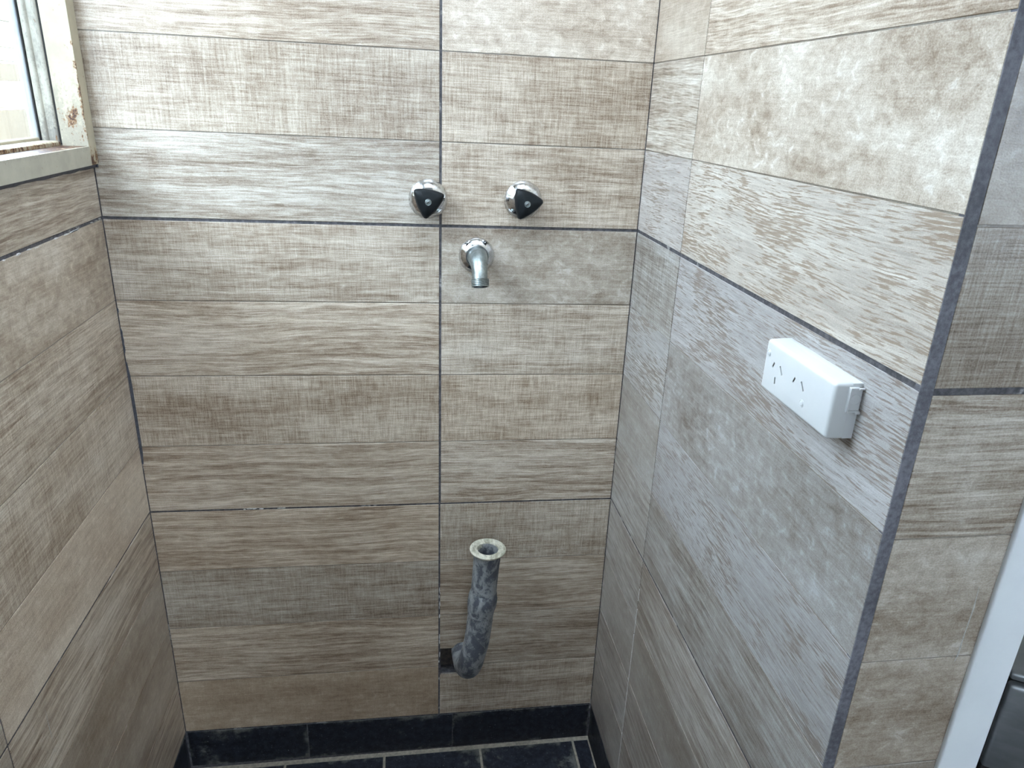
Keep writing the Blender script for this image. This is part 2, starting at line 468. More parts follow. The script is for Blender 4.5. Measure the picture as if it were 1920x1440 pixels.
def wall_grid(name, P, us, vs, holes, depth, thick, mat, hole_back=True):
    """wall slab as a grid of cells; cells whose index is in holes are left open"""
    bm = bmesh.new()
    V = {}
    def v(i, j, k):
        if (i, j, k) not in V: V[(i, j, k)] = bm.verts.new(P(us[i], vs[j], depth if k == 0 else thick))
        return V[(i, j, k)]
    nu, nv = len(us)-1, len(vs)-1
    solid = lambda i, j: 0 <= i < nu and 0 <= j < nv and (i, j) not in holes
    for i in range(nu):
        for j in range(nv):
            if not solid(i, j): continue
            for k in (0, 1): bm.faces.new((v(i, j, k), v(i+1, j, k), v(i+1, j+1, k), v(i, j+1, k)))
            if not solid(i-1, j): bm.faces.new((v(i, j, 0), v(i, j+1, 0), v(i, j+1, 1), v(i, j, 1)))
            if not solid(i+1, j): bm.faces.new((v(i+1, j, 0), v(i+1, j+1, 0), v(i+1, j+1, 1), v(i+1, j, 1)))
            if not solid(i, j-1): bm.faces.new((v(i, j, 0), v(i+1, j, 0), v(i+1, j, 1), v(i, j, 1)))
            if not solid(i, j+1): bm.faces.new((v(i, j+1, 0), v(i+1, j+1, 0), v(i+1, j+1, 1), v(i, j+1, 1)))
    o = mk(name, bm, mat); tag(o, kind='structure'); return o

FL = -Z0
GD = 0.00115          # grout lies this far behind the tile faces
H1, H2 = -0.999, -1.078   # hole for the drain
wb = wall_grid('wall_back', back_P, [-0.07, XM+0.003, 0.664, W+0.02], [FL-0.02, H2-0.001, H1+0.001, CEIL], {(1, 1)}, GD, 0.12, MGROUT)
tag(wb, 'back wall of the alcove clad in large wood-look tiles', 'wall')
# cavity behind the hole
boxobj('cavity_back', (XM-0.02, 0.034, H2-0.02), (0.69, 0.044, H1+0.02), MCAVITY, wb)

# rows: index 0 is the row above the upper joint
J = 0.0028           # half of the upper joint
ROWS = {-1: (0.604, 1.195), 0: (J, 0.600), 1: (-0.6000, -J), 2: (-1.200, -0.6042)}
def cuts_of(r):
    base = {-1: 0.603, 0: 0.0, 1: -0.603, 2: -1.203}[r]
    return [base + 0.4525, base + 0.302, base + 0.1515]

Wm = (1.0, 0.97, 0.93)
def T(k, warm=0.0, green=0.0): return (k*(1+0.06*warm), k*(1+0.02*green), k*(1-0.06*warm))  # plank tone; levels partly hold the light and shade on each wall
back_left = {
 -1: [('grain', 0.95), ('wavy', 1.0), ('weave', 0.95), ('cloud', 1.0)],
  0: [('wavy', T(0.95)), ('wavy', T(0.96, 0.8)), ('weave', T(0.84, 0.9)), ('grain', T(0.90, 0.1))],
  1: [('wvgr', T(0.96, 0.6)), ('grain', T(0.98, 1.1)), ('weave', T(0.98, 1.0)), ('grain', T(0.98, 1.2))],
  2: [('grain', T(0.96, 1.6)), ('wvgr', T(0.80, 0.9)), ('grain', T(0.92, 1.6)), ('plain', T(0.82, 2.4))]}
back_right = {
 -1: [('weave', 0.95), ('grain', 1.0), ('speck', 0.95), ('wavy', 1.0)],
  0: [('grain', T(1.08, 0.5)), ('speck', T(1.22, 0.3)), ('weave', T(0.98, 0.9)), ('wvgr', T(1.0, 0.8))],
  1: [('speck', T(0.94, 0.2)), ('wvgr', T(1.02, 0.7)), ('weave', T(1.08, 1.0)), ('grain', T(1.02, 0.8))],
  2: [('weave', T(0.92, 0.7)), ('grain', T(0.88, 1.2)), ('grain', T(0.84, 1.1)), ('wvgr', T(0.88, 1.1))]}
for r, (v0, v1) in ROWS.items():
    tile(wb, back_P, 0.0012, XM-0.0024, v0, v1, back_left[r], cuts_of(r))
    tile(wb, back_P, XM+0.0024 if r < 2 else XM+0.0014, W-0.0012, v0, v1, back_right[r], cuts_of(r), notch=(XM, 0.662, H2, H1) if r == 2 else None)

def chips(name, P, u0, u1, v0, v1, n, size, mat, parent, seed, along='u', lift=0.0004):
    """a broken line of little crumbs of old grout lying in or over a joint"""
    r = random.Random(seed); bm = bmesh.new()
    for k in range(n):
        u, v = r.uniform(u0, u1), r.uniform(v0, v1)
        a, b_ = r.uniform(0.15, 1.0)*size, min(0.0011, r.uniform(0.06, 0.3)*size)
        if along == 'v': a, b_ = b_, a
        ring = []
        for q in range(6):
            t = 2*math.pi*q/6; ring.append((u + math.cos(t)*a*r.uniform(0.7, 1.1), v + math.sin(t)*b_*r.uniform(0.7, 1.2)))
        top = [bm.verts.new(P(x, y, -lift)) for x, y in ring]; bot = [bm.verts.new(P(x, y, 0.0026)) for x, y in ring]
        bm.faces.new(top)
        for q in range(6): bm.faces.new((top[q], top[(q+1) % 6], bot[(q+1) % 6], bot[q]))
    return mk(name, bm, mat, parent)
chips('grout_residue', back_P, 0.185, 0.285, -0.6030, -0.6006, 11, 0.008, MWHITEGROUT, wb, 1)
chips('grout_residue', back_P, XM-0.001, XM+0.001, -0.99, -0.83, 9, 0.009, MWHITEGROUT, wb, 2, 'v')
chips('grout_residue', back_P, XM-0.001, XM+0.001, -1.10, -1.00, 4, 0.008, MWHITEGROUT, wb, 4, 'v')
# sealant smeared over the corner of the back and left walls
for a, b_, w in ((-0.49, -0.272, 0.0052), (-0.255, -0.205, 0.0034), (-0.175, -0.165, 0.0026)):
    bm = bmesh.new(); m_ = 8; rr = random.Random(int(-a*1000))
    prev = None
    for k in range(m_+1):
        v = a + (b_-a)*k/m_; q = w*rr.uniform(0.8, 1.05)*(0.55 if k in (0, m_) else 1)
        cur = [bm.verts.new(back_P(x, v, y)) for x, y in ((0.0003, 0.0004), (0.0003, -0.0014), (q, -0.0007), (q, 0.0004))]
        if prev:
            for t in range(4): bm.faces.new((prev[t], prev[(t+1) % 4], cur[(t+1) % 4], cur[t]))
        else: bm.faces.new(cur)
        prev = cur
    bm.faces.new(prev)
    mk('corner_sealant', bm, MSEAL, wb)

# right wall with its narrow strip of cut tiles by the corner
wr = wall_grid('wall_right', right_P, [-0.02, D-0.008], [FL-0.02, CEIL], set(), GD, 0.011, MGROUT)
tag(wr, 'right side wall of the alcove clad in wood-look tiles', 'wall')
SJ = 0.2420
right_strip = {  # rows below the upper joint: blue sky cast and shade put into the tone
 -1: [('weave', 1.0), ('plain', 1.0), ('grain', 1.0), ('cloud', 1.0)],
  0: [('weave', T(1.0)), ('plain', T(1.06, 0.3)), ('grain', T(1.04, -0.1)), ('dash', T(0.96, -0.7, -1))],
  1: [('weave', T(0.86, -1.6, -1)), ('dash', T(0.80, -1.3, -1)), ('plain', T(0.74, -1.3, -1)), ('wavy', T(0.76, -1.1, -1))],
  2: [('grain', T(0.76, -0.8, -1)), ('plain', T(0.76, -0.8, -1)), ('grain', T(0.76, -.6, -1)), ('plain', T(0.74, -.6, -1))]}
right_main = {  # here too the lower rows carry sky blue and shade in their tone
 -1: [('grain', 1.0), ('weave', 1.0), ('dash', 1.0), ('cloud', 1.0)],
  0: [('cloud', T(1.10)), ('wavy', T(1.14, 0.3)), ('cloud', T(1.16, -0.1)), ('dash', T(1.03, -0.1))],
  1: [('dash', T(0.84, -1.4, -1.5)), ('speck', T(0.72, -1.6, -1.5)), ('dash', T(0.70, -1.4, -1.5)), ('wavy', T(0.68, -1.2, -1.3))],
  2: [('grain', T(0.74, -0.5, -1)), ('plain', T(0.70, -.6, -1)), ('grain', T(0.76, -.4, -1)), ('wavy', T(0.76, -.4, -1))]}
RR = {-1: (0.604, 1.195), 0: (J+0.0004, 0.600), 1: (-0.5994, -J-0.0004), 2: (-1.200, -0.6046)}
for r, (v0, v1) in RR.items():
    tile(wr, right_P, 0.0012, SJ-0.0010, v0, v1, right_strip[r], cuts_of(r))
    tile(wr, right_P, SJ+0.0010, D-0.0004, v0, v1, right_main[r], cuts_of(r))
# crumbling white grout in the narrow joint
bm = bmesh.new()
rg = random.Random(3)
z = -1.20
while z < -0.66:
    h = rg.uniform(0.008, 0.03); w = rg.uniform(0.0006, 0.0013)
    if rg.random() < (0.95 if z < -0.72 else 0.5):
        p = right_P(SJ, z, 0)
        box(bm, (W-0.0003, p.y-w, p.z), (W+0.003, p.y+w, p.z+h))
    z += h*rg.uniform(0.8, 1.1)
mk('white_grout_line', bm, MWHITEGROUT, wr)
# the wide grout strip where the alcove's side wall meets the wall facing us
bm = bmesh.new()
n = 60
zz = [FL + (CEIL-FL)*k/n for k in range(n+1)]
ra = [(W+0.0004, -D-0.0006), (W+0.0142, -D+0.0001), (W+0.0142, -D+0.0075), (W+0.0008, -D+0.0075)]
rings = []
for q in zz:
    j = rg.uniform(-0.0006, 0.0006); rings.append([bm.verts.new((x + (j if k in (1, 2) else 0), y, q)) for k, (x, y) in enumerate(ra)])
for A, B in zip(rings, rings[1:]):
    for k in range(4): bm.faces.new((A[k], A[(k+1) % 4], B[(k+1) % 4], B[k]))
bm.faces.new(rings[0]); bm.faces.new(rings[-1])
mk('corner_grout_strip', bm, MCORNER, wr)

# left wall, open for the window
WY0, WY1, WZ0, WZ1 = -0.0, 0.89, 0.090, 1.105
wl = wall_grid('wall_left', left_P, [-0.002, WY1, 3.2], [FL-0.02, WZ0-0.003, WZ1, CEIL], {(0, 1)}, GD, 0.068, MGROUT)
tag(wl, 'left wall under the window clad in wood-look tiles', 'wall')
left_rows = {
  1: [('speck', T(0.92, 0.8)), ('wvgr', T(0.93, 0.8)), ('weave', T(0.97, 0.8)), ('plain', T(1.12, 1.0))],
  2: [('grain', T(0.86, 1.2)), ('plain', T(0.78, 1.0)), ('plain', T(0.76, 1.0)), ('grain', T(0.74, 1.4))]}
LJ = 0.5905
for r in (1, 2):
    v0, v1 = ROWS[r]
    tile(wl, left_P, 0.0016, LJ-0.0014, v0, v1, left_rows[r], cuts_of(r))
    for c in (1, 2):
        pl = [(rng.choice(['grain', 'weave', 'plain', 'wvgr']), T(0.82, 0.8)) for _ in range(4)]
        tile(wl, left_P, LJ + 0.603*(c-1) + 0.0014, LJ + 0.603*c - 0.0014, v0, v1, pl, cuts_of(r))
tile(wl, left_P, 0.0016, LJ-0.0014, J, WZ0-0.004, [('grain', T(0.84, 0.7))])
tile(wl, left_P, LJ+0.0014, LJ+0.603-0.0014, J, WZ0-0.004, [('wvgr', T(0.84, 0.7))])

chips('grout_residue', left_P, 0.10, 0.36, -0.0044, -0.0026, 13, 0.013, MWHITEGROUT, wl, 6)
chips('grout_residue', left_P, 0.006, 0.05, -0.0045, 0.0, 10, 0.007, MGROUTGREY, wl, 8)

# the wall facing us beyond the alcove
wf = wall_grid('wall_facing', face_P, [0.0142, 0.1870], [FL-0.02, CEIL], set(), GD, 0.30, MGROUT)
tag(wf, 'tiled wall end facing us beside the white trim', 'wall')
face_rows = {
 -1: [('weave', 0.9), ('grain', 0.9), ('cloud', 0.9), ('weave', 0.9)],
  0: [('weave', T(0.9)), ('cloud', T(0.9)), ('cloud', T(0.70, 0.4)), ('weave', T(0.72, 0.4))],
  1: [('wavy', T(1.0)), ('cloud', T(1.02)), ('cloud', T(0.95, 0.3)), ('plain', T(0.8))],
  2: [('grain', T(0.8)), ('plain', T(0.8)), ('weave', T(0.8)), ('plain', T(0.8))]}
FR = {-1: (0.606, 1.195), 0: (0.0035, 0.600), 1: (-0.5995, -0.0035), 2: (-1.200, -0.6055)}
for r, (v0, v1) in FR.items():
    tile(wf, face_P, 0.0144, 0.1420, v0, v1, face_rows[r], [c - 0.004 for c in cuts_of(r)])

# old scuffs on the tiles
def scuff(P, pts, parent):
    bm = bmesh.new(); prev = None
    for u, v, w in pts:
        cur = [bm.verts.new(P(u + sx_, v, d)) for sx_, d in ((-w, -0.00012), (w, -0.00012), (w, 0.0004), (-w, 0.0004))]
        if prev:
            for t in range(4): bm.faces.new((prev[t], prev[(t+1) % 4], cur[(t+1) % 4], cur[t]))
        prev = cur
    mk('scuff_mark', bm, MSCUFF, parent)
SCF = ([[(0.1241, -0.2158, 0.0002), (0.1259, -0.2424, 0.0009), (0.1248, -0.2765, 0.0007), (0.1250, -0.3012, 0.001), (0.1236, -0.3118, 0.0004)]], [[(0.4958, -0.6365, 0.0002), (0.4965, -0.6666, 0.0007), (0.4965, -0.6916, 0.0002)]])
for pts in SCF[0]: scuff(face_P, pts, wf)
for pts in SCF[1]: scuff(left_P, pts, wl)

# ------------------------------------------------------------------ black skirting and floor
def slate(name, P, u0, u1, v0, v1, d0, d1, parent):
    """dark stone tile with a small grid on the face so dust can gather along its border"""
    bm = bmesh.new(); uvl = bm.loops.layers.uv.new('UVMap'); el = bm.verts.layers.float.new('edge')
    m = 0.016
    def ax(a, b):
        mm = min(m, (b-a)*0.3); return [a, a+0.0015, a+mm, b-mm, b-0.0015, b]
    us, vs = ax(u0, u1), ax(v0, v1)
    V = {}
    for i, u in enumerate(us):
        for j, v in enumerate(vs):
            e = i in (0, 5) or j in (0, 5)
            q = bm.verts.new(P(u, v, d0 + (0.0012 if e else 0))); q[el] = 1.0 if (i in (0, 1, 4, 5) or j in (0, 1, 4, 5)) else 0.0
            V[i, j] = (q, u, v)
    ring = [V[i, 0] for i in range(6)] + [V[5, j] for j in range(1, 6)] + [V[i, 5] for i in range(4, -1, -1)] + [V[0, j] for j in range(4, 0, -1)]
    uvm = {x[0]: (x[1], x[2]) for x in V.values()}
    for i in range(5):
        for j in range(5): bm.faces.new((V[i, j][0], V[i+1, j][0], V[i+1, j+1][0], V[i, j+1][0]))
    backs = []
    for q, u, v in ring:
        b_ = bm.verts.new(P(u, v, d1)); b_[el] = 1.0; uvm[b_] = (u, v); backs.append(b_)
    for k in range(len(ring)):
        a = ring[k][0]; b_ = ring[(k+1) % len(ring)][0]
        bm.faces.new((a, b_, backs[(k+1) % len(ring)], backs[k]))
    for f in bm.faces:
        for l in f.loops: l[uvl].uv = uvm[l.vert]
    o = mk(name, bm, MSLATE, parent); o['seed'] = round(rng.uniform(0, 30), 3); return o

SK0, SK1 = FL + 0.004, -1.2045
for name, P, splits, lab in (('baseboard_back', back_P, [0.0020, 0.279, 0.631, W-0.0020], 'black stone skirting along the foot of the back wall'),
                             ('baseboard_left', left_P, [0.004, 0.31, 0.62, 0.93, 1.24], 'black stone skirting along the foot of the left wall'),
                             ('baseboard_right', right_P, [0.004, 0.30, 0.60, D-0.002], 'black stone skirting along the foot of the right wall')):
    bm = bmesh.new()
    a = P(splits[0], FL, 0.0030); b_ = P(splits[-1], SK1 + 0.003, 0.0018)
    box(bm, [min(a[i], b_[i]) for i in range(3)], [max(a[i], b_[i]) for i in range(3)])
    bb = mk(name, bm, MFLOORGROUT); tag(bb, lab, 'skirting', kind='structure')
    for s0, s1 in zip(splits, splits[1:]):
        slate('skirting_tile', P, s0 + 0.0006, s1 - 0.0006, SK0, SK1, 0.0002, 0.0024, bb)

def floor_P(u, v, d): return Vector((u, v, FL - d))
fl = boxobj('floor', (-0.002, -3.2, FL-0.08), (2.4, 0.012, FL-0.0015), MFLOORGROUT)
tag(fl, 'floor of black stone tiles with dusty pale joints', 'floor', kind='structure')
def floor_tile(x0, x1, ya, yb): slate('floor_tile', floor_P, x0, x1, ya, yb, 0.0, 0.0035, fl)
xs = [0.0, 0.221, 0.461, 0.701, 0.941]
for k in range(13):
    ya, yb = -0.012 - 0.243*(k+1) + 0.002, -0.012 - 0.243*k - (0.0 if k == 0 else 0.002)
    row = [(a + 0.003, b_ - 0.003) for a, b_ in zip(xs, xs[1:])]
    if yb > -D: row.append((0.944, W - 0.003))
    else: row += [(0.944 + 0.24*q, 0.944 + 0.24*q + 0.234) for q in range(6)]
    for x0, x1 in row: floor_tile(x0, x1, ya, yb)

# ------------------------------------------------------------------ rest of the room (behind us) and outdoors
KX0, KX1, KY0, KY1 = 0.32, 0.92, -0.82, -0.26      # unseen skylight over the alcove, guessed from the light, shifted to balance wall brightness
bm = bmesh.new()
box(bm, (-0.07, -3.3, CEIL), (KX0, 0.13, CEIL+0.1)); box(bm, (KX1, -3.3, CEIL), (2.5, 0.13, CEIL+0.1))
box(bm, (KX0, -3.3, CEIL), (KX1, KY0, CEIL+0.1)); box(bm, (KX0, KY1, CEIL), (KX1, 0.13, CEIL+0.1))
ce = mk('ceiling', bm, MCEIL); tag(ce, 'plain pale ceiling with an unseen square skylight assumed above the alcove for light', 'ceiling', kind='structure')
bm = bmesh.new()
RX0, RX1, RZ0, RZ1 = 0.35, 0.90, 0.10, 0.85  # unseen window opening, raised and narrowed to set the frontal light
box(bm, (-0.07, -3.3, FL), (RX0, -3.2, CEIL)); box(bm, (RX1, -3.3, FL), (2.5, -3.2, CEIL)); box(bm, (RX0, -3.3, FL), (RX1, -3.2, RZ0)); box(bm, (RX0, -3.3, RZ1), (RX1, -3.2, CEIL))
wk = mk('wall_rear', bm, MROOM); tag(wk, 'plain painted wall behind us with an unseen window opening added for frontal light', 'wall', kind='structure')
EY0, EY1, EZ0, EZ1 = -3.1, -2.1, 0.0, 0.8  # unseen window opening added to brighten the left wall
bm = bmesh.new()
box(bm, (2.4, -3.2, FL), (2.5, EY0, CEIL)); box(bm, (2.4, EY1, FL), (2.5, 0.13, CEIL)); box(bm, (2.4, EY0, FL), (2.5, EY1, EZ0)); box(bm, (2.4, EY0, EZ1), (2.5, EY1, CEIL))
we = mk('wall_east', bm, MROOM); tag(we, 'plain painted wall on the far right of the room with an unseen opening added for light', 'wall', kind='structure')
wn = boxobj('wall_recess', (1.17, -0.545, FL), (2.4, -0.50, CEIL), MROOM); tag(wn, 'plain wall closing the recess behind the white trim', 'wall', kind='structure')

gr = boxobj('ground', (-14, -16, FL-0.12), (14, 14, FL-0.085), MGROUND); tag(gr, 'concrete ground outside the window', 'ground', kind='structure')

FX = -1.5
fence = empty('board_fence', (FX, 1.0, FL))
tag(fence, 'pale board fence seen through the window', 'fence')
edges = [FL-0.08, -1.09, -0.90, -0.71, -0.52, -0.33, -0.14, 0.0822, 0.2108, 0.3068, 0.3726, 0.499, 0.63, 0.76, 0.89]
for k, (a, b_) in enumerate(zip(edges, edges[1:])):
    bm = bmesh.new()
    box(bm, (FX-0.024, -4.0, a), (FX - (0.0 if k % 2 else 0.003), 7.0, b_ - 0.010), 0.002, 1)
    mk('board', bm, MBOARD2 if k in (6, 8) else MBOARD, fence)
for y in range(-4, 8, 2): boxobj('post', (FX-0.11, y-0.045, FL-0.085), (FX-0.026, y+0.045, 0.86), MBOARD2, fence)

# ------------------------------------------------------------------ window in the left wall
def fill_attr(o, fn):
    """store rust and grime per vertex; fn(world x, y, z) -> (rust, grime)"""
    me = o.data
    a = me.attributes.new('rust', 'FLOAT', 'POINT'); b = me.attributes.new('grime', 'FLOAT', 'POINT')
    c = WL[o.name] - Vector((0, 0, Z0))
    for i, v in enumerate(me.vertices):
        p = v.co + c; r, g_ = fn(p.x, p.y, p.z); a.data[i].value = r; b.data[i].value = g_

def gridbox(bm, lo, hi, nx=1, ny=1, nz=1):
    """box cut into cells, so that vertex attributes can vary over it"""
    lo, hi = Vector(lo), Vector(hi); V = {}
    def v(i, j, k):
        if (i, j, k) not in V: V[i, j, k] = bm.verts.new((lo.x + (hi.x-lo.x)*i/nx, lo.y + (hi.y-lo.y)*j/ny, lo.z + (hi.z-lo.z)*k/nz))
        return V[i, j, k]
    for j in range(ny):
        for k in range(nz):
            for i in (0, nx): bm.faces.new((v(i, j, k), v(i, j+1, k), v(i, j+1, k+1), v(i, j, k+1)))
    for i in range(nx):
        for k in range(nz):
            for j in (0, ny): bm.faces.new((v(i, j, k), v(i+1, j, k), v(i+1, j, k+1), v(i, j, k+1)))
    for i in range(nx):
        for j in range(ny):
            for k in (0, nz): bm.faces.new((v(i, j, k), v(i+1, j, k), v(i+1, j+1, k), v(i, j+1, k)))

win = empty('window_1', (-0.03, -0.6, 0.0955))
tag(win, 'old rusting cream steel window at the top of the left wall', 'window', kind='structure')
FXI, FXO = 0.0102, -0.0305           # room face and outer face of the fixed frame
YN, YF = -0.0030, -0.886             # far (corner) and near ends
ZB, ZT = 0.0955, 1.10
FWD = 0.0305
def sm(a, b, x):
    t = max(0.0, min(1.0, (x-a)/(b-a))); return t*t*(3-2*t)
def stile_attr(x, y, z):
    edge = 1 - sm(0.0, 0.007, abs(x-FXI) + abs(y-(YN-FWD)))
    low = 1 - sm(ZB+0.0, ZB+0.05, z)
    foot = (1 - sm(ZB+0.022, ZB+0.034, z)) if y > YN-FWD+0.002 else 0
    r = 0.72*edge*(1 - sm(0.22, 0.34, z)) + 0.70*foot
    if y < YN-FWD+0.002:
        r += 0.72*(1 - sm(0.0, 0.034, math.hypot((x+0.012)*1.4, (z-0.168)*0.8)))
    g_ = 0.25 + 0.75*(1 - sm(0.10, 0.34, z)) if y < YN-FWD+0.002 else 0.1
    return r, g_
bm = bmesh.new(); gridbox(bm, (FXO, YN-FWD, ZB), (FXI, YN, ZT), 8, 6, 110)
o = mk('frame_stile', bm, MFRAME, win); fill_attr(o, stile_attr)
bm = bmesh.new(); gridbox(bm, (FXO, YF, ZB), (FXI, YF+FWD, ZT), 2, 2, 12)
o = mk('frame_stile', bm, MFRAME, win); fill_attr(o, lambda x, y, z: (0.0, 0.3))
def rail_attr(x, y, z):
    top = 1 if z > ZB+FWD-0.001 else 0
    r = top*(0.92 + 0.10*(1 - sm(-0.024, 0.004, x))) if x < FXI - 0.001 else 0.0
    return r, 0.15 + 0.6*top
bm = bmesh.new(); gridbox(bm, (FXO-0.002, YF+FWD, ZB), (FXI+0.0006, YN-FWD-0.0004, ZB+FWD), 8, 60, 2)
o = mk('frame_sill', bm, [MFACE], win); fill_attr(o, rail_attr)
bm = bmesh.new(); gridbox(bm, (FXO, YF+FWD, ZT-FWD), (FXI, YN-FWD, ZT), 2, 8, 2)
o = mk('frame_head', bm, MFRAME, win); fill_attr(o, lambda x, y, z: (0.0, 0.2))
# dark sealant round the frame
bm = bmesh.new(); box(bm, (-0.012, YN-0.0005, ZB-0.006), (0.0078, -0.0002, ZT)); mk('sealant', bm, MSEAL, win)
bm = bmesh.new(); gridbox(bm, (-0.004, YF, ZB-0.0062), (0.0082, -0.0006, ZB+0.0005), 1, 40, 1)
for v in bm.verts:
    if v.co.z < ZB-0.004: v.co.z += rg.uniform(-0.0009, 0.0012)
    if v.co.x > 0.005 and v.co.z < ZB-0.004: v.co.x -= 0.004
mk('sealant', bm, MSEAL, win)
# opening sash: rebated stile with two beads, bottom rail, top rail, near stile
SY = YN - FWD                        # reveal plane
def sash_attr(x, y, z):
    low = 1 - sm(0.12, 0.20, z)
    seam = 1 - sm(0.0, 0.006, abs(x + 0.0375))
    return (0.42*seam*low + 0.30*seam*(1 - sm(0.0, 0.03, abs(z-0.305))), 0.55 + 0.45*low)
def sash_stile(name, y0, sgn):
    bm = bmesh.new()
    prof = [(-0.0335, 0.004), (-0.0345, 0.0010), (-0.0375, -0.0012), (-0.0405, -0.0012), (-0.0420, 0.0012), (-0.0500, 0.0022), (-0.0515, -0.0006), (-0.0540, -0.0016), (-0.0590, -0.0016), (-0.0612, 0.0008), (-0.0615, 0.024), (-0.0335, 0.024)]
    nz = 60; z0, z1 = 0.1270, 1.065
    rings = [[bm.verts.new((x, y0 + sgn*d, z0 + (z1-z0)*k/nz)) for x, d in prof] for k in range(nz+1)]
    L = len(prof)
    for A, B in zip(rings, rings[1:]):
        for k in range(L): bm.faces.new((A[k], A[(k+1) % L], B[(k+1) % L], B[k]))
    bm.faces.new(rings[0]); bm.faces.new(rings[-1])
    o = mk(name, bm, MSASH, win, smooth=True, angle=50); fill_attr(o, sash_attr); return o
sash_stile('sash_stile', SY + 0.0002, 1)
sash_stile('sash_stile', YF + FWD + 0.0004, -1)
def bot_attr(x, y, z): return (0.62 if x > -0.036 else 0.12, 0.6)
bm = bmesh.new(); gridbox(bm, (-0.0615, YF+FWD, 0.1262), (-0.0335, SY-0.001, 0.1335), 6, 60, 2)
for v in bm.verts:
    if v.co.x > -0.036: v.co.z -= 0.002
o = mk('sash_rail', bm, MFRAME, win); fill_attr(o, bot_attr)
bm = bmesh.new(); gridbox(bm, (-0.0615, YF+FWD, 1.045), (-0.0335, SY-0.001, 1.068), 2, 8, 2)
o = mk('sash_rail', bm, MSASH, win); fill_attr(o, lambda x, y, z: (0, .3))
# dark rubber line, then the pale glazing strip and the pane
boxobj('glazing_gasket', (-0.0636, SY-0.0006, 0.128), (-0.0619, SY+0.02, 1.065), MGAP, win)
bm = bmesh.new(); box(bm, (-0.0768, SY-0.0030, 0.1300), (-0.0642, SY+0.018, 1.065), 0.003, 3); mk('glazing_strip', bm, MBEAD, win, smooth=True, angle=50)
bm = bmesh.new(); box(bm, (-0.0768, YF+FWD, 0.1265), (-0.0620, SY-0.0032, 0.1385), 0.003, 3); mk('glazing_strip', bm, MFRAME, win, smooth=True, angle=50)
bm = bmesh.new(); box(bm, (-0.0768, YF+FWD-0.018, 0.1300), (-0.0642, YF+FWD+0.004, 1.065), 0.003, 3); mk('glazing_strip', bm, MBEAD, win, smooth=True, angle=50)
boxobj('pane', (-0.0725, YF+FWD+0.004, 0.1386), (-0.0695, SY-0.0031, 1.065), MGLASS, win)
bm = bmesh.new(); box(bm, (FXO-0.0026, SY+0.0006, 0.128), (FXO-0.0002, SY+0.015, 1.07)); mk('sash_gap', bm, MGAP, win)

# ------------------------------------------------------------------ white trim and the steel cabinet behind it
bm = bmesh.new(); box(bm, (1.1256, -D-0.0042, FL-0.001), (1.1775, -D+0.05, CEIL-0.001), 0.0030, 3)
tr = mk('trim_1', bm, MWHITE, None, smooth=True, angle=40); tag(tr, 'white painted upright trim at the end of the facing wall', 'trim', kind='structure')

def steel_cabinet():
    ang = math.radians(CAB_YAW)
    t = empty('steel_cabinet', (*CAB[:2], FL))
    tag(t, 'grey brushed steel appliance half hidden behind the white trim', 'appliance')
    R = Matrix.Rotation(ang, 3, 'Z'); o0 = Vector((CAB[0], CAB[1], 0))
    def part(name, lo, hi, mat, bev):
        bm = bmesh.new(); box(bm, lo, hi, bev, 3)
        for v in bm.verts: v.co = R @ v.co + o0
        return mk(name, bm, mat, t, smooth=True, angle=40)
    zt = CAB[2]
    part('body', (0.004, 0.012, FL-0.001), (0.50, 0.24, zt+0.006), MDARK, 0.002)
    part('front_panel', (0.0, 0.0, zt-0.135), (0.50, 0.014, zt), MSTEEL, 0.0062)
    part('lower_panel', (0.0, 0.0, FL+0.08), (0.50, 0.014, zt-0.150), MSTEEL, 0.006)
    part('top_rim', (-0.004, -0.006, zt+0.0105), (0.505, 0.24, zt+0.0215), MSTEEL, 0.004)
    return t
CAB = (1.2493, -0.80, -0.4104); CAB_YAW = -32
steel_cabinet()

